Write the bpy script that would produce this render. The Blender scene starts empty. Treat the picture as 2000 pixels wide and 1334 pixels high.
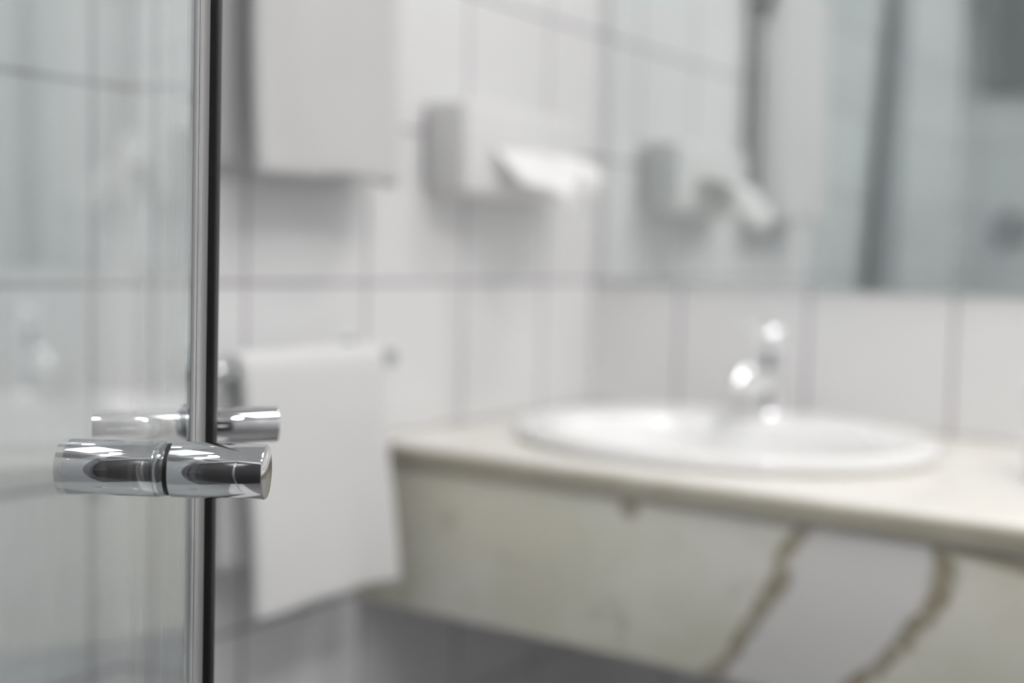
import bpy, bmesh, math, random
from mathutils import Vector, Matrix, noise
random.seed(4)
sc = bpy.context.scene
PI = math.pi

# ---------------------------------------------------------------- camera, world, exposure
# room: left wall is x = 0, mirror wall is y = 0, the room lies at x > 0, y < 0, floor at z = 0
TH = 0.5956                      # how far the view is turned from the left wall's direction
F_PX, PITCH, ROLL = 2464.6, 0.0686, 0.0241
CAM = Vector((1.058, -1.795, 1.088))
cx_ = Vector((math.cos(TH), math.sin(TH), 0)); cy_ = Vector((-math.sin(TH), math.cos(TH), 0)); cz_ = Vector((0, 0, 1))
fwd = cy_ * math.cos(PITCH) - cz_ * math.sin(PITCH)
up0 = cx_.cross(fwd)
rt = cx_ * math.cos(ROLL) + up0 * math.sin(ROLL)
up = up0 * math.cos(ROLL) - cx_ * math.sin(ROLL)
cam = bpy.data.cameras.new('camera'); camo = bpy.data.objects.new('camera', cam); sc.collection.objects.link(camo)
cam.sensor_width = 36; cam.lens = F_PX / 2000 * 36; cam.clip_start = 0.02
m = Matrix.Identity(4)
for i in range(3):
    m[i][0] = rt[i]; m[i][1] = up[i]; m[i][2] = -fwd[i]; m[i][3] = CAM[i]
camo.matrix_world = m
cam.dof.use_dof = True; cam.dof.focus_distance = 0.615; cam.dof.aperture_fstop = 2.75
sc.camera = camo

wd = bpy.data.worlds.new('world'); sc.world = wd; wd.use_nodes = True
wd.node_tree.nodes['Background'].inputs[0].default_value = (0.75, 0.8, 0.9, 1)
wd.node_tree.nodes['Background'].inputs[1].default_value = 0.3
sc.view_settings.view_transform = 'Standard'; sc.view_settings.look = 'None'
sc.view_settings.gamma = 1; sc.view_settings.exposure = 0.58
sc.cycles.max_bounces = 16; sc.cycles.glossy_bounces = 8; sc.cycles.transparent_max_bounces = 16
sc.cycles.transmission_bounces = 8; sc.cycles.diffuse_bounces = 6
# downlights in the ceiling: (x, y, radiance, diameter)
LAMPS = [(0.82, -0.24, 62, 0.15), (1.70, -0.70, 75, 0.15), (1.60, -1.75, 90, 0.15), (0.62, -2.05, 50, 0.15)]
FILL_PANEL = 5.0  # radiance of the added fill panel

# ---------------------------------------------------------------- helpers
def link(o): sc.collection.objects.link(o); return o
def obj(name, bm, mat, parent=None, smooth=True, **tags):
    me = bpy.data.meshes.new(name); bm.normal_update(); bm.to_mesh(me); bm.free()
    if mat: me.materials.append(mat)
    if smooth:
        me.shade_smooth()
        me.set_sharp_from_angle(angle=math.radians(38))
    o = link(bpy.data.objects.new(name, me))
    if parent: o.parent = parent
    for k, v in tags.items(): o[k] = v
    return o
def empty(name, loc=(0, 0, 0), rot=(0, 0, 0), **tags):
    o = link(bpy.data.objects.new(name, None)); o.location = loc; o.rotation_euler = rot
    o.empty_display_size = 0.05
    for k, v in tags.items(): o[k] = v
    return o
def box(bm, x0, x1, y0, y1, z0, z1, bev=0, seg=2):
    r = bmesh.ops.create_cube(bm, size=1)
    vs = r['verts']
    for v in vs:
        v.co = Vector((x0 + (v.co.x + .5) * (x1 - x0), y0 + (v.co.y + .5) * (y1 - y0), z0 + (v.co.z + .5) * (z1 - z0)))
    if bev:
        es = list({e for v in vs for e in v.link_edges})
        bmesh.ops.bevel(bm, geom=es, offset=bev, segments=seg, profile=.5, affect='EDGES')
    return bm
def boxm(*a, **k): return box(bmesh.new(), *a, **k)
def basis(d):
    d = Vector(d).normalized(); t = Vector((0, 0, 1)) if abs(d.z) < .9 else Vector((1, 0, 0))
    u = d.cross(t).normalized(); return u, u.cross(d).normalized(), d
def lathe(bm, o, d, prof, n=48):
    """prof: list of (distance along d, radius)"""
    u, v, d = basis(d); o = Vector(o); rings = []
    for (t, r) in prof:
        if r < 1e-6: rings.append([bm.verts.new(o + d * t)])
        else: rings.append([bm.verts.new(o + d * t + (u * math.cos(2*PI*i/n) + v * math.sin(2*PI*i/n)) * r) for i in range(n)])
    for A, B in zip(rings, rings[1:]):
        for i in range(n):
            j = (i + 1) % n
            if len(A) == 1 and len(B) == 1: continue
            if len(A) == 1: bm.faces.new((A[0], B[j], B[i]))
            elif len(B) == 1: bm.faces.new((A[i], A[j], B[0]))
            else: bm.faces.new((A[i], A[j], B[j], B[i]))
    return bm
def rod(bm, o, d, L, r, bev=None, n=48):
    b = bev if bev is not None else r * .1
    return lathe(bm, o, d, [(0, 0), (0, r - b), (b * .3, r - b * .3), (b, r), (L - b, r), (L - b * .3, r - b * .3), (L, r - b), (L, 0)], n)
def prism(bm, pts, z0, z1):
    A = [bm.verts.new((x, y, z0)) for x, y in pts]; B = [bm.verts.new((x, y, z1)) for x, y in pts]
    bm.faces.new(A[::-1]); bm.faces.new(B); n = len(pts)
    for i in range(n): bm.faces.new((A[i], A[(i+1) % n], B[(i+1) % n], B[i]))
    bmesh.ops.recalc_face_normals(bm, faces=bm.faces)
    return bm
def sweep(bm, pts, radii, n=24):
    """round tube along points with a radius (or (ru, rv)) at each"""
    pts = [Vector(p) for p in pts]; rings = []
    for i, p in enumerate(pts):
        d = (pts[min(i+1, len(pts)-1)] - pts[max(i-1, 0)])
        u, v, d = basis(d); r = radii[i]; ru, rv = (r, r) if not isinstance(r, tuple) else r
        rings.append([bm.verts.new(p + u*math.cos(2*PI*k/n)*ru + v*math.sin(2*PI*k/n)*rv) for k in range(n)])
    for A, B in zip(rings, rings[1:]):
        for i in range(n): bm.faces.new((A[i], A[(i+1) % n], B[(i+1) % n], B[i]))
    bm.faces.new(rings[0][::-1]); bm.faces.new(rings[-1])
    bmesh.ops.recalc_face_normals(bm, faces=bm.faces)
    return bm
def cut(o, cutter_bm):
    """subtract a shape from an object's mesh for good"""
    me = bpy.data.meshes.new('cut'); bmesh.ops.recalc_face_normals(cutter_bm, faces=cutter_bm.faces); cutter_bm.to_mesh(me); cutter_bm.free()
    c = link(bpy.data.objects.new('cut', me)); c.matrix_world = o.matrix_world.copy()
    md = o.modifiers.new('b', 'BOOLEAN'); md.operation = 'DIFFERENCE'; md.object = c; md.solver = 'EXACT'
    bpy.context.view_layer.update()
    dg = bpy.context.evaluated_depsgraph_get()
    nm = bpy.data.meshes.new_from_object(o.evaluated_get(dg))
    o.modifiers.clear(); old = o.data; nm.name = old.name; o.data = nm
    bpy.data.objects.remove(c); bpy.data.meshes.remove(me)
    nm.shade_smooth(); nm.set_sharp_from_angle(angle=math.radians(30))

# ---------------------------------------------------------------- materials
class NT:
    def __init__(s, name):
        s.m = bpy.data.materials.new(name); s.m.use_nodes = True; s.t = s.m.node_tree; s.n = s.t.nodes
        s.b = s.n['Principled BSDF']
    def add(s, typ, **k):
        n = s.n.new(typ)
        for a, v in k.items(): setattr(n, a, v)
        return n
    def l(s, a, b): s.t.links.new(a, b)
    def math(s, op, a, b=None, c=None, clamp=False):
        n = s.add('ShaderNodeMath', operation=op, use_clamp=clamp)
        for i, v in enumerate((a, b, c)):
            if v is None: continue
            if hasattr(v, 'links'): s.l(v, n.inputs[i])
            else: n.inputs[i].default_value = v
        return n.outputs[0]
    def mix(s, f, a, b):
        n = s.add('ShaderNodeMix', data_type='RGBA')
        for sock, v in ((n.inputs[0], f), (n.inputs[6], a), (n.inputs[7], b)):
            if hasattr(v, 'links'): s.l(v, sock)
            else: sock.default_value = v if sock is n.inputs[0] else (*v, 1)
        return n.outputs[2]
    def coord(s, scale=(1, 1, 1), loc=(0, 0, 0), out='Object'):
        tc = s.add('ShaderNodeTexCoord'); mp = s.add('ShaderNodeMapping')
        mp.inputs['Scale'].default_value = scale; mp.inputs['Location'].default_value = loc
        s.l(tc.outputs[out], mp.inputs[0]); return mp.outputs[0]
    def noise(s, vec, scale, detail=3, rough=.5):
        n = s.add('ShaderNodeTexNoise'); n.inputs['Scale'].default_value = scale; n.inputs['Detail'].default_value = detail
        n.inputs['Roughness'].default_value = rough; s.l(vec, n.inputs['Vector']); return n.outputs['Fac']
    def bump(s, h, strength, dist=.001):
        n = s.add('ShaderNodeBump'); n.inputs['Strength'].default_value = strength; n.inputs['Distance'].default_value = dist
        s.l(h, n.inputs['Height']); s.l(n.outputs[0], s.b.inputs['Normal'])
def simple(name, col, rough=.5, metal=0., nscale=0, nbump=0, **k):
    t = NT(name); t.b.inputs['Base Color'].default_value = (*col, 1); t.b.inputs['Roughness'].default_value = rough
    t.b.inputs['Metallic'].default_value = metal
    for a, v in k.items(): t.b.inputs[a.replace('_', ' ')].default_value = v
    c = t.coord(); n = t.noise(c, nscale or 6, 2)
    v = t.math('MULTIPLY_ADD', n, .03, rough - .015); t.l(v, t.b.inputs['Roughness'])
    if nbump: t.bump(n, nbump)
    return t.m

def tile(name, axes, w, h, pu, pv, col=(.78, .78, .79), grout=(.33, .30, .33), mortar=.0045, rough=.16):
    t = NT(name); tc = t.add('ShaderNodeTexCoord'); sp = t.add('ShaderNodeSeparateXYZ'); t.l(tc.outputs['Object'], sp.inputs[0])
    u = t.math('ADD', sp.outputs[axes[0]], -pu + 10 * w); v = t.math('ADD', sp.outputs[axes[1]], -pv + 10 * h)
    def line(x, p):
        f = t.math('FRACT', t.math('DIVIDE', x, p)); d = t.math('MULTIPLY', t.math('PINGPONG', f, .5), p)
        mr = t.add('ShaderNodeMapRange', interpolation_type='SMOOTHSTEP'); t.l(d, mr.inputs[0])
        mr.inputs[1].default_value = mortar * .38; mr.inputs[2].default_value = mortar * .62
        return mr.outputs[0]
    k = t.math('MINIMUM', line(u, w), line(v, h))
    cb = t.add('ShaderNodeCombineXYZ')
    t.l(t.math('FLOOR', t.math('DIVIDE', u, w)), cb.inputs[0]); t.l(t.math('FLOOR', t.math('DIVIDE', v, h)), cb.inputs[1])
    wn = t.add('ShaderNodeTexWhiteNoise'); t.l(cb.outputs[0], wn.inputs[0])
    shade = t.mix(wn.outputs[0], tuple(c * .975 for c in col), col)
    t.l(t.mix(k, grout, shade), t.b.inputs['Base Color'])
    t.l(t.math('MULTIPLY_ADD', k, rough - .7, .7), t.b.inputs['Roughness'])
    t.bump(k, .6, .0015)
    return t.m

M = {}
M['tileA'] = tile('glazed_tile_left', (1, 2), .2085, .2, -.360, 1.048)
M['tileB'] = tile('glazed_tile_mirror_wall', (0, 2), .2124, .2, .159, 1.048)
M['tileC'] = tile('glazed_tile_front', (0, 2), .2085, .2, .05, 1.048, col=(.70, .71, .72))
M['tileD'] = tile('glazed_tile_right', (1, 2), .2085, .2, -.1, 1.048)
M['floor'] = tile('floor_tile', (0, 1), .3, .3, 0, 0, col=(.27, .265, .27), grout=(.15, .15, .15), rough=.3)
M['ceil'] = simple('white_paint', (.85, .85, .85), .7, nscale=80, nbump=.1)
M['chrome'] = simple('chrome', (.62, .63, .65), .05, 1.0, nscale=3)
M['bright'] = simple('bright_chrome', (.95, .955, .96), .12, 1.0, nscale=3)
M['steel'] = simple('brushed_steel', (.35, .35, .36), .3, 1.0, nscale=20)
M['ceramic'] = simple('white_ceramic', (.94, .94, .94), .08, 0, nscale=3, Coat_Weight=.4)
M['rubber'] = simple('black_rubber', (.006, .006, .007), .45, 0, nscale=60)
M['plastic'] = simple('white_plastic', (.70, .70, .70), .35, 0, nscale=30)
M['greyplastic'] = simple('grey_plastic', (.66, .66, .66), .45, 0, nscale=30)
M['tissue'] = simple('tissue_paper', (.84, .84, .84), .9, 0, nscale=120, nbump=.4)
M['dark'] = simple('dark_lacquer', (.035, .033, .035), .35, 0, nscale=10)
M['profile'] = simple('grey_aluminium', (.16, .165, .17), .4, .6, nscale=20)

def towel_mat(name, col):
    t = NT(name); c = t.coord(); n = t.noise(c, 420, 4, .7)
    t.b.inputs['Roughness'].default_value = .95; t.b.inputs['Sheen Weight'].default_value = .25
    t.l(t.mix(n, tuple(x * .93 for x in col), col), t.b.inputs['Base Color']); t.bump(n, .6, .002); return t.m
M['towel'] = towel_mat('white_terry', (.82, .82, .825))
M['bathtowel'] = towel_mat('off_white_terry', (.65, .65, .655))
M['bandtowel'] = towel_mat('mid_grey_terry', (.38, .385, .395))
M['greytowel'] = towel_mat('grey_terry', (.19, .20, .205))

def mirror_mat():
    t = NT('mirror_silver'); t.b.inputs['Metallic'].default_value = 1; t.b.inputs['Base Color'].default_value = (.87, .905, .90, 1)
    c = t.coord(); n = t.noise(c, 4, 2); t.l(t.math('MULTIPLY', n, .01), t.b.inputs['Roughness']); return t.m
M['mirror'] = mirror_mat()

def pane_mat(name, tint, haze=.08):
    """clear slab: the outer face mirrors by Fresnel (both faces together), the rest passes; dried water streaks scatter a little"""
    t = NT(name); n = t.n; n.remove(t.b); out = n['Material Output']
    fr = t.add('ShaderNodeFresnel'); fr.inputs[0].default_value = 1.5
    two = t.math('DIVIDE', t.math('MULTIPLY', fr.outputs[0], 2.0), t.math('ADD', fr.outputs[0], 1.0))
    geo = t.add('ShaderNodeNewGeometry'); front = t.math('SUBTRACT', 1.0, geo.outputs['Backfacing'])
    fac = t.math('MULTIPLY', two, front)
    tr = t.add('ShaderNodeBsdfTransparent'); tr.inputs[0].default_value = (*tint, 1)
    gl = t.add('ShaderNodeBsdfGlossy'); gl.inputs['Roughness'].default_value = .0; gl.inputs[0].default_value = (1, 1, 1, 1)
    df = t.add('ShaderNodeBsdfDiffuse'); df.inputs[0].default_value = (.8, .8, .8, 1)
    s1 = t.noise(t.coord((260, 260, .9)), 1, 3, .6); s2 = t.noise(t.coord((70, 70, .5)), 1, 2, .5)
    mr = t.add('ShaderNodeMapRange'); t.l(t.math('MULTIPLY', s1, s2), mr.inputs[0])
    mr.inputs[1].default_value = .22; mr.inputs[2].default_value = .42; mr.inputs[3].default_value = haze * .1; mr.inputs[4].default_value = haze * 2.2
    a = t.add('ShaderNodeMixShader'); t.l(t.math('MULTIPLY', mr.outputs[0], front), a.inputs[0]); t.l(tr.outputs[0], a.inputs[1]); t.l(df.outputs[0], a.inputs[2])
    b = t.add('ShaderNodeMixShader'); t.l(fac, b.inputs[0]); t.l(a.outputs[0], b.inputs[1]); t.l(gl.outputs[0], b.inputs[2])
    t.l(b.outputs[0], out.inputs[0]); return t.m
M['glass'] = pane_mat('clear_shower_glass', (.915, .935, .935))
M['sideglass'] = pane_mat('clear_side_glass', (.95, .97, .97), .03)
def seal_mat():
    t = NT('clear_vinyl_seal'); t.b.inputs['Base Color'].default_value = (.50, .50, .505, 1)
    c = t.coord((400, 400, .4)); t.l(t.math('MULTIPLY_ADD', t.noise(c, 1, 2), .2, .12), t.b.inputs['Roughness'])
    t.b.inputs['Transmission Weight'].default_value = .15; return t.m
M['seal'] = seal_mat()
def emit(name, col, s):
    t = NT(name); t.b.inputs['Base Color'].default_value = (.8, .8, .8, 1)
    t.b.inputs['Emission Color'].default_value = (*col, 1); t.b.inputs['Emission Strength'].default_value = s; return t.m

def stone(name, c_olive, c_pale, c_lilac, c_vein, veins=True):
    t = NT(name); tc = t.add('ShaderNodeTexCoord'); sp = t.add('ShaderNodeSeparateXYZ'); t.l(tc.outputs['Object'], sp.inputs[0])
    X, Z = sp.outputs[0], sp.outputs[2]; P = tc.outputs['Object']
    n1 = t.noise(P, 5.5, 5, .55); n2 = t.noise(P, 17, 4, .6); n3 = t.noise(P, 60, 3, .6)
    def rng(v, a, b, lo=0., hi=1.):
        r = t.add('ShaderNodeMapRange', interpolation_type='SMOOTHSTEP'); t.l(v, r.inputs[0])
        for i, q in enumerate((a, b, lo, hi)): r.inputs[i+1].default_value = q
        return r.outputs[0]
    col = t.mix(rng(n1, .38, .62), c_olive, c_pale)
    col = t.mix(rng(n2, .58, .75, 0, .45), col, c_vein)
    if veins:
        def g(stops):
            mr = t.add('ShaderNodeMapRange'); t.l(Z, mr.inputs[0]); mr.inputs[1].default_value = .62; mr.inputs[2].default_value = .86
            cr = t.add('ShaderNodeValToRGB'); t.l(mr.outputs[0], cr.inputs[0]); cr.color_ramp.interpolation = 'CARDINAL'
            es = cr.color_ramp.elements
            while len(es) < len(stops): es.new(.5)
            for e, (z, x) in zip(es, sorted(stops)): e.position = (z - .62) / .24; e.color = (x, x, x, 1)
            return cr.outputs[0]
        wob = t.math('MULTIPLY_ADD', n2, .05, -.025)
        def vein(gx, w, zlo=None, zhi=None):
            d = t.math('ABSOLUTE', t.math('ADD', t.math('SUBTRACT', X, gx), wob)); return rng(d, w * .4, w * 1.5, 1, 0)
        g1 = g([(.834, .591), (.791, .584), (.721, .551), (.652, .507)]); g2 = g([(.819, .737), (.779, .732), (.736, .714), (.681, .672), (.64, .645)])
        right1 = rng(t.math('SUBTRACT', X, g1), -.005, .01); left2 = rng(t.math('SUBTRACT', X, g2), -.01, .005, 1, 0)
        col = t.mix(t.math('MULTIPLY', right1, left2), col, c_lilac)
        col = t.mix(t.math('MULTIPLY', vein(g1, .010), rng(n3, .3, .55, .5, 1)), col, c_vein)
        below = rng(Z, .815, .83, 1, 0)
        col = t.mix(t.math('MULTIPLY', t.math('MULTIPLY', vein(g2, .011), rng(n3, .3, .55, .5, 1)), below), col, c_vein)
        h = t.math('ABSOLUTE', t.math('ADD', t.math('SUBTRACT', Z, t.math('MULTIPLY_ADD', X, -.16, .941)), t.math('MULTIPLY', wob, .3)))
        col = t.mix(t.math('MULTIPLY', rng(h, .004, .012, .85, 0), rng(X, .735, .75)), col, c_vein)
        for (sx, sz, r) in ((.715, .831, .011), (.60, .845, .016), (.395, .812, .016)):
            dx = t.math('SUBTRACT', X, sx); dz = t.math('SUBTRACT', Z, sz)
            dd = t.math('SQRT', t.math('ADD', t.math('MULTIPLY', dx, dx), t.math('MULTIPLY', dz, dz)))
            col = t.mix(rng(dd, r * .5, r * 1.1, .8, 0), col, c_vein)
    t.l(col, t.b.inputs['Base Color']); t.b.inputs['Roughness'].default_value = .22
    return t.m
M['apron'] = stone('veined_marble', (.70, .68, .575), (.78, .765, .70), (.74, .725, .715), (.34, .30, .22))
M['top'] = stone('marble_lit_tone', (.80, .775, .725), (.85, .83, .79), (.6, .6, .6), (.72, .68, .60), veins=False)  # same marble as the apron, its lighter look under light put into the colour
M['lip'] = stone('brown_marble_lip', (.40, .37, .29), (.50, .47, .39), (.5, .5, .5), (.22, .18, .1), veins=False)

# ---------------------------------------------------------------- room shell
SX, SY, SZ = 2.3, -2.2, 2.42
T = .1
S = dict(kind='structure')
obj('wall_left', boxm(-T, 0, SY - T, T, 0, SZ), M['tileA'], smooth=False, **S)
obj('wall_back', boxm(0, SX, 0, T, 0, SZ), M['tileB'], smooth=False, **S)
obj('wall_right', boxm(SX, SX + T, SY - T, T, 0, SZ), M['tileD'], smooth=False, **S)
wf = bmesh.new(); DX0, DX1, DZ = 0.66, 2.15, 2.05
box(wf, 0, DX0, SY - T, SY, 0, SZ); box(wf, DX1, SX, SY - T, SY, 0, SZ); box(wf, DX0, DX1, SY - T, SY, DZ, SZ)
obj('wall_front', wf, M['tileC'], smooth=False, **S)
obj('floor', boxm(-T, SX + T, SY - T, T, -.1, 0), M['floor'], smooth=False, **S)
obj('ceiling', boxm(-T, SX + T, SY - T, T, SZ, SZ + .1), M['ceil'], smooth=False, **S)
door = empty('added_dark_door', (DX0, SY - .05, 0), **S)  # unseen dark door, added and widened to give the chrome dark reflections
obj('dark_reflection_leaf', boxm(.01, DX1 - DX0 - .01, -.04, .0, .005, DZ - .01, bev=.003), M['dark'], door)
hb = bmesh.new(); rod(hb, (.07, .0, 1.0), (0, 1, 0), .05, .009); rod(hb, (.06, .045, 1.0), (1, 0, 0), .13, .009)
obj('door_handle', hb, M['chrome'], door)

# ---------------------------------------------------------------- ceiling downlights and added fill panel
def downlight(x, y, e, dia, i, label):
    r = dia / 2
    t = empty('ceiling_light', (x, y, SZ), label=label, category='light', group='round ceiling downlights')
    bm = bmesh.new(); lathe(bm, (0, 0, 0), (0, 0, -1), [(0, r + .018), (.006, r + .016), (.008, r + .004), (.003, r), (0, r)])
    obj('trim_ring', bm, M['chrome'], t)
    b2 = bmesh.new(); lathe(b2, (0, 0, 0), (0, 0, -1), [(0, r), (.004, r), (.0045, r - .003), (.0045, 0)])
    obj('lens', b2, emit('lamp_glow_%d' % i, (1, .975, .95), e), t)
for i, (x, y, e, d) in enumerate(LAMPS):
    downlight(x, y, e, d, i, ('round downlight in the ceiling above the washbasin', 'round downlight in the ceiling above the right end of the counter',
                       'round downlight in the ceiling before the added dark door', 'round downlight in the ceiling over the shower tray')[i])
pl = empty('added_fill_panel', (1.25, -1.05, SZ), label='added unseen fill panel in the middle of the ceiling', category='light')  # unseen panel added as soft fill, standing in for bounced light
obj('frame', boxm(-.32, .32, -.32, .32, -.012, 0, bev=.002), M['plastic'], pl)
obj('diffuser', boxm(-.3, .3, -.3, .3, -.016, -.011), emit('fill_glow', (1, .99, .98), FILL_PANEL), pl)

# ---------------------------------------------------------------- mirror
mr = empty('wall_mirror', (0, 0, 0), label='large frameless wall mirror above the marble counter, reflecting the towel wall', category='mirror')
obj('mirror_glass', boxm(.022, 1.75, -.006, -.001, 1.046, 2.05, bev=.001), M['mirror'], mr, smooth=False)

# ---------------------------------------------------------------- vanity counter with apron
HC = .85; DEP = .579; CL = 1.45
van = empty('vanity_counter', (0, 0, 0), label='long wall-hung marble counter with a deep veined apron, holding the washbasin', category='counter')
ct = obj('countertop', boxm(.001, CL, -DEP, -.001, HC - .03, HC, bev=.004), M['top'], van)
ap = obj('apron', boxm(.001, CL, -DEP + .002, -DEP + .025, HC - .207, HC - .0305, bev=.002), M['apron'], van, label='olive and lilac marble front board with dark veins')
BX, BY, RX, RY = .365, -.283, .28, .245
hole = bmesh.new()
prism(hole, [(BX + math.cos(2*PI*i/64) * RX * .93, BY + math.sin(2*PI*i/64) * RY * .93) for i in range(64)], HC - .05, HC + .02)
cut(ct, hole)
edge = bmesh.new(); box(edge, .001, CL, -DEP - .006, -DEP + .001, HC - .026, HC - .004, bev=.003)
obj('front_lip', edge, M['lip'], van, label='brown rounded edge strip of the countertop')
for bx_ in (.03, 1.2):
    obj('wall_bracket', boxm(bx_ - .015, bx_ + .015, -.50, -.001, HC - .09, HC - .031, bev=.002), M['steel'], van)

# ---------------------------------------------------------------- washbasin
def basin():
    t = empty('washbasin', (BX, BY, HC), label='white oval ceramic washbasin set into the marble counter', category='washbasin')
    prof = [(.955, .0005), (.985, .002), (1.0, .008), (1.0, .013), (.985, .019), (.955, .021), (.90, .019), (.82, .016)]
    inner = [(.78, .013), (.755, .004), (.74, -.012), (.70, -.045), (.62, -.085), (.50, -.115), (.34, -.135), (.18, -.143), (.075, -.145)]
    outer = [(.075, -.155), (.20, -.154), (.38, -.146), (.55, -.125), (.68, -.09), (.76, -.045), (.80, -.02), (.84, -.004), (.90, .0005)]
    bm = bmesh.new(); n = 96; rings = []
    def ring(s, z, w):
        oy = -.028 * w                              # the bowl sits forward of the tap ledge
        sy = s * (1 - .10 * w)
        return [bm.verts.new((math.cos(2*PI*i/n) * RX * s, math.sin(2*PI*i/n) * RY * sy + oy, z)) for i in range(n)]
    for s, z in prof: rings.append(ring(s, z, max(0, min(1, (.95 - s) / .15))))
    for s, z in inner: rings.append(ring(s, z, 1))
    for s, z in outer: rings.append(ring(s, z, max(0, min(1, (.93 - s) / .1))))
    rings.append(rings[0])
    for A, B in zip(rings, rings[1:]):
        for i in range(n): bm.faces.new((A[i], A[(i+1) % n], B[(i+1) % n], B[i]))
    bmesh.ops.recalc_face_normals(bm, faces=bm.faces)
    obj('bowl', bm, M['ceramic'], t)
    d = bmesh.new(); lathe(d, (0, -.028, -.147), (0, 0, 1), [(0, .017), (.003, .024), (.005, .024), (.006, .018), (.003, .016), (.008, .012), (.010, 0)])
    obj('drain', d, M['chrome'], t)
basin()

# ---------------------------------------------------------------- faucet
fx, fy = .352, -.095
fa = empty('faucet', (fx, fy, HC + .0165), label='chrome single-lever mixer tap standing on the rear rim of the washbasin', category='faucet')
b = bmesh.new(); lathe(b, (0, 0, 0), (0, 0, 1), [(0, 0), (0, .027), (.004, .028), (.008, .0255), (.03, .0240), (.092, .0230), (.098, .0226), (.0995, .021), (.0995, 0)])
obj('body', b, M['bright'], fa)
b = bmesh.new(); sweep(b, [(0, -.010, .048), (0, -.035, .056), (0, -.065, .062), (0, -.086, .063), (0, -.098, .062), (0, -.107, .058), (0, -.113, .051), (0, -.116, .044)],
                       [(.019, .017), (.019, .0175), (.0195, .018), (.020, .0185), (.0195, .018), (.018, .0165), (.014, .013), (.008, .007)], 32)
obj('spout', b, M['bright'], fa)
b = bmesh.new(); rod(b, (0, -.092, .056), (0, -.1, -1), .016, .0105, .001)
obj('aerator', b, M['bright'], fa)
b = bmesh.new(); lathe(b, (0, 0, .1003), (0, 0, 1), [(0, 0), (0, .021), (.002, .0225), (.014, .0225), (.024, .019), (.030, .011), (.032, 0)])
sweep(b, [(0, -.010, .115), (0, -.035, .121), (0, -.062, .129), (0, -.078, .134), (0, -.081, .135)],
      [(.0105, .006), (.0095, .0052), (.009, .0045), (.0085, .004), (.005, .002)], 20)
obj('lever', b, M['bright'], fa)

# ---------------------------------------------------------------- tumbler at the right end of the counter
tb = empty('tumbler', (.775, -.30, HC + .0005), label='frosted white tumbler standing on the counter right of the washbasin', category='cup')
b = bmesh.new(); lathe(b, (0, 0, 0), (0, 0, 1), [(0, 0), (0, .026), (.002, .028), (.05, .0305), (.10, .033), (.1015, .032), (.10, .031), (.05, .0285), (.006, .026), (.005, 0)])
obj('cup_body', b, simple('frosted_glass', (.86, .88, .90), .3, 0, Transmission_Weight=.5), tb)

# ---------------------------------------------------------------- towel rails and towels
def rail(name, label, y0, y1, z, D, group, rb=.008):
    t = empty(name, (0, y0, z), label=label, category='towel rail', group=group)
    b = bmesh.new(); rod(b, (D, 0, 0), (0, -1, 0), y0 - y1, rb, .002); obj('bar', b, M['chrome'], t)
    for yy in (-.015, y1 - y0 + .015):
        b = bmesh.new(); rod(b, (.001, yy, 0), (1, 0, 0), .007, .021, .002); rod(b, (.006, yy, 0), (1, 0, 0), D + .006, .0105, .002)
        obj('wall_mount', b, M['chrome'], t)
    return t
rail('towel_rail', 'short chrome towel rail low on the tiled wall under the hand towel', -.592, -.885, .958, .066, 'chrome towel rails')
rail('towel_rail', 'chrome towel rail high on the tiled wall carrying the bath towel', -.575, -.875, 1.62, .043, 'chrome towel rails', .016)

def towel(name, label, mat, y0, y1, zr, D, zf, zb, thick, seed, skew=0., front_gap=.018, wr=.006, group=None, rbar=.008, hem=0):
    """cloth folded over a rail at (D, zr); front leaf down to zf, back leaf to zb"""
    prof = []; r = rbar + thick / 2 + .0015
    n1 = 26
    for i in range(n1):
        z = zf + (zr - zf) * i / n1; k = (zr - z) / (zr - zf); prof.append((D + r + front_gap * k, z, k))
    for i in range(9):
        a = PI * i / 8; prof.append((D + r * math.cos(a), zr + r * math.sin(a), 0))
    n2 = 14
    for i in range(1, n2 + 1):
        z = zr + (zb - zr) * i / n2; prof.append((D - r * 1.0, z, -i / n2 * .5))
    nu = 30; bm = bmesh.new(); g = []
    for (x, z, k) in prof:
        row = []
        for j in range(nu + 1):
            u = j / nu; y = y0 + (y1 - y0) * u + skew * max(k, 0)
            dx = 0
            if k > 0:
                dx = wr * k ** .6 * (noise.noise((u * 3.2 + seed, z * 4.5, seed)) * 1.6 + .6 * math.sin(u * 9 + seed + z * 9))
                dx = max(dx, -front_gap * k * .8)
            if k > 0 and hem: dx -= hem * max(0, 1 - u / .14) ** 2 * min(1, k * 6)
            dz = (.004 * noise.noise((u * 4, seed, 3)) - .004 * math.cos(u * 2 * PI)) * max(0, k - .8) * 4 if k > .8 else 0
            row.append(bm.verts.new((x + dx, y, z + dz)))
        g.append(row)
    for A, B in zip(g, g[1:]):
        for j in range(nu): bm.faces.new((A[j], A[j+1], B[j+1], B[j]))
    bmesh.ops.recalc_face_normals(bm, faces=bm.faces)
    o = obj(name, bm, mat, None, label=label, category='towel', **({'group': group} if group else {}))
    md = o.modifiers.new('thick', 'SOLIDIFY'); md.thickness = thick; md.offset = 0; md.use_even_offset = True
    sb = o.modifiers.new('sub', 'SUBSURF'); sb.levels = 1; sb.render_levels = 2
    return o
towel('hand_towel', 'white hand towel draped over the low rail left of the marble counter', M['towel'],
      -.630, -.860, .958, .066, .695, .74, .012, 2.3, skew=.006, wr=.010, front_gap=.020)
towel('bath_towel', 'thick white bath towel hanging high on the tiled wall beside the tissue dispenser', M['bathtowel'],
      -.586, -.838, 1.62, .043, 1.168, 1.176, .016, 7.7, front_gap=.006, wr=.006, rbar=.016, hem=.040)

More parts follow.
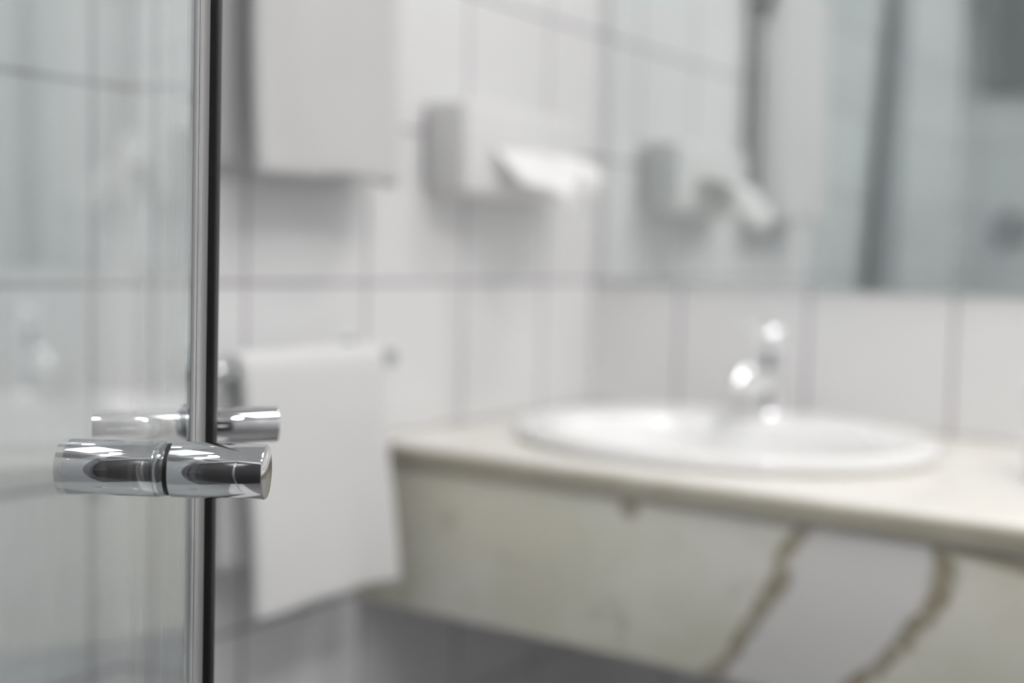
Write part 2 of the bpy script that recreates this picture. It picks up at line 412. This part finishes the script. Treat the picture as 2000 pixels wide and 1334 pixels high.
# ---------------------------------------------------------------- tissue dispenser and tissue
td = empty('tissue_dispenser', (0, -.31, 1.168), label='white wall-mounted tissue dispenser box between the bath towel and the mirror corner', category='dispenser')
hs = obj('housing', boxm(.001, .070, -.143, .143, 0, .122, bev=.008, seg=4), M['plastic'], td)
obj('end_cap', boxm(.004, .066, -.148, -.1425, .004, .118, bev=.002), M['greyplastic'], td, label='grey end plate of the dispenser')
obj('slot', boxm(.0695, .0708, -.065, .065, .052, .062, bev=.0003), M['greyplastic'], td)
bm = bmesh.new(); g = []
for i in range(30):
    k = i / 29; row = []
    for j in range(25):
        u = j / 24 - .5
        a = min(1, k / .62)
        x = .0712 + .088 * a ** .8 - .010 * max(0, (k - .62) / .38) ** 2
        z = 1.168 + .062 - .026 * a ** 1.5 - .040 * max(0, (k - .55) / .45) ** 1.2 + .005 * k * math.sin(u * 15 + 1) + .005 * noise.noise((u * 8, k * 4, 1))
        y = -.318 + .022 * k + u * (.15 - .06 * k)
        z -= .052 * min(1, k * 4.5) ** .8 * max(0, -u * 2 - .15) ** .9 * (1 - .35 * k)
        row.append(bm.verts.new((x + .006 * k * math.sin(u * 11), y, z)))
    g.append(row)
for A, B in zip(g, g[1:]):
    for j in range(24): bm.faces.new((A[j], A[j+1], B[j+1], B[j]))
ts = obj('tissue', bm, M['tissue'], None, label='crumpled white tissue pulled halfway out of the wall dispenser', category='tissue')
md = ts.modifiers.new('s', 'SOLIDIFY'); md.thickness = .0012; md.offset = 0

# ---------------------------------------------------------------- shower: tray, swung door, side leaf
tray = [(.001, -.90), (.10, -.90), (.62, -1.28), (1.22, SY + .001), (.001, SY + .001)]
sh = empty('shower_tray', (0, 0, 0), label='white corner shower tray under the glass shower door', category='shower tray')
bm = bmesh.new(); prism(bm, tray, .0005, .06); st = obj('tray_body', bm, M['ceramic'], sh)
c2 = bmesh.new(); prism(c2, [(.06, -1.00), (.09, -1.00), (.56, -1.35), (1.10, SY + .07), (.06, SY + .07)], .03, .1); cut(st, c2)
bm = bmesh.new(); lathe(bm, (.4, -1.75, .03), (0, 0, 1), [(0, 0), (0, .045), (.003, .045), (.005, .04), (.005, 0)]); obj('drain', bm, M['chrome'], sh)

def room(X, Y, z=0):                                  # a point given by its distance right of and ahead of the camera's foot
    p = Vector((1.058, -1.795, 0)) + cx_ * X + cy_ * Y; p.z = z; return p

def scoop(o, axis, centre, r_cut, depth, rad, side):
    """finger notch: a cross-wise cylinder bites `depth` into the grip's top or bottom; axis 0 = grip along x"""
    c = bmesh.new(); zc = centre[2] + side * (rad + r_cut - depth)
    lathe(c, (centre[0], centre[1] - .06, zc), (0, 1, 0), [(0, 0), (0, r_cut), (.12, r_cut), (.12, 0)], 160)
    cut(o, c)

KZ = 1.088 - .1043
def knob(parent, z, y, rad, gt, Lf, Lb, scoops):
    """front grip, black gasket and back grip; grips run along local x through the pane"""
    k = obj('door_knob', rod(bmesh.new(), (gt / 2 + .0022, y, z), (1, 0, 0), Lf, rad, rad * .05, 160), M['chrome'], parent)
    gk = bmesh.new(); rod(gk, (gt / 2 - .0001, y, z), (1, 0, 0), .0024, rad * .93, rad * .02, 96)
    obj('gasket', gk, M['rubber'], k)
    cl = bmesh.new(); rod(cl, (gt / 2 + .0001, y, z), (-1, 0, 0), gt + .0004, rad * .96, .0002, 96)
    obj('collar', cl, M['chrome'], k)
    bg = obj('back_grip', rod(bmesh.new(), (-gt / 2 - .0004, y, z), (-1, 0, 0), Lb, rad, rad * .05, 160), M['chrome'], k)
    for which, cxx, rc, dp, side in scoops: scoop(k if which == 'f' else bg, 0, (cxx, y, z), rc, dp, rad, side)
    return k

tilt = .0046
base = room(-.1618 - .0046 * KZ, .587, 0)
GT = .004
sd = empty('shower_screen', base, (0, tilt, TH), label='clear glass shower door swung open, with chrome knob and black edge strip', category='shower door', kind='thing')
obj('glass_pane', boxm(-GT/2, GT/2, -.86, .0615, .075, 2.02, bev=.0004, seg=1), M['glass'], sd, smooth=False)
b = bmesh.new()
box(b, GT/2 + .0001, GT/2 + .0018, .0380, .0630, .075, 2.02, bev=.0007)
box(b, GT/2 + .0016, GT/2 + .0024, .0415, .0440, .075, 2.02, bev=.0007)
box(b, -GT/2 - .0010, -GT/2 - .0001, .0570, .0630, .075, 2.02, bev=.0003)
box(b, -GT/2 - .0010, GT/2 + .0018, .0618, .0634, .075, 2.02, bev=.0006)
obj('edge_seal', b, M['seal'], sd, label='translucent grey vinyl edge seal')
b = bmesh.new(); box(b, -GT/2 - .002, GT/2 + .0058, .0636, .0730, .075, 2.02, bev=.0012, seg=3)
obj('magnetic_strip', b, M['rubber'], sd, label='black magnetic closing strip')
knob(sd, KZ, 0, .0131, GT, .0440, .0455,
     [('f', .038, .050, .0022, 1), ('f', .038, .050, .0018, -1), ('b', -.0285, .019, .0024, -1), ('b', -.0285, .019, .0008, 1)])
for hz in (.35, 1.75):
    b = bmesh.new(); box(b, -.012, .012, -.875, -.80, hz - .04, hz + .04, bev=.003); obj('hinge', b, M['chrome'], sd)
b = bmesh.new(); rod(b, (0, -.885, .06), (0, 0, 1), 1.99, .012, .002); obj('pivot_post', b, M['chrome'], sd)

# second leaf: from the knob back to the left wall
A2 = math.radians(20)
p2 = room(-.1825, .70)
ss = empty('shower_screen', (p2.x, p2.y, .0605), (0, 0, TH + A2), label='second glass shower leaf reaching back to the tiled wall, behind the open door', category='shower door', kind='thing')
obj('glass_pane', boxm(-.002, .002, -.028, .608, .012, 1.96, bev=.0004, seg=1), M['sideglass'], ss, smooth=False)
for hz in (.25, 1.70):
    b = bmesh.new(); box(b, -.010, .010, .560, .618, hz - .04, hz + .04, bev=.003); obj('hinge', b, M['chrome'], ss)
knob(ss, KZ + .0045 - .0605, 0, .0101, .004, .0480, .0465, [('f', .027, .022, .0016, -1), ('b', -.026, .02, .0012, -1)])

# shower fittings on the front wall, seen through the mirror
mx = empty('shower_mixer', (.16, SY, 1.20), label='chrome shower mixer on the far shower wall, seen in the mirror', category='shower mixer')
b = bmesh.new(); rod(b, (0, .001, 0), (0, 1, 0), .03, .055, .006); obj('body', b, M['steel'], mx)
b = bmesh.new(); rod(b, (0, .03, 0), (0, 1, 0), .03, .02, .003); sweep(b, [(0, .052, 0), (0, .056, -.03), (0, .066, -.075)], [.008, .007, .006], 16); obj('lever', b, M['chrome'], mx)

def hanging(name, label, mat, place, top, bottom, z1, z0, amp, seed):
    """cloth hanging down between two edges; top/bottom = (u0, u1); place(u, out, z) gives the point"""
    bm = bmesh.new(); g = []
    for i in range(30):
        k = i / 29; row = []
        a0 = top[0] + (bottom[0] - top[0]) * k; a1 = top[1] + (bottom[1] - top[1]) * k
        for j in range(41):
            u = j / 40
            out = .030 + amp * math.cos(u * 17 + seed) * (.5 + .5 * k) + amp * .6 * noise.noise((u * 5, k * 3, seed))
            row.append(bm.verts.new(place(a0 + (a1 - a0) * u, out, z1 + (z0 - z1) * k)))
        g.append(row)
    for A, B in zip(g, g[1:]):
        for j in range(40): bm.faces.new((A[j], A[j+1], B[j+1], B[j]))
    o = obj(name, bm, mat, None, label=label, category='towel')
    md = o.modifiers.new('s', 'SOLIDIFY'); md.thickness = .008; md.offset = 0
def hook(loc, d, label):
    t = empty('wall_hook', loc, label=label, category='hook', group='chrome wall hooks')
    b = bmesh.new(); rod(b, (0, 0, 0), d, .006, .018, .002); rod(b, Vector(d) * .006, d, .014, .006, .001)
    obj('hook_peg', b, M['chrome'], t)
hook((.27, SY + .001, 1.99), (0, 1, 0), 'small chrome hook on the dark end wall above the wide dark towel')
hanging('dark_towel', 'wide dark grey towel on the dark end wall, seen at the mirror top right', M['greytowel'],
        lambda u, o, z: (u, SY + o, z), (.02, .56), (.06, .52), 2.02, 1.60, .010, 1)
hook((.001, -1.50, 1.99), (1, 0, 0), 'small chrome hook on the tiled wall above the narrow grey towel')
hanging('grey_towel', 'long narrow grey towel hanging on the tiled wall, a leaning dark band in the mirror', M['bandtowel'],
        lambda u, o, z: (o, u, z), (-1.56, -1.46), (-1.50, -1.30), 2.02, .90, .008, 3)
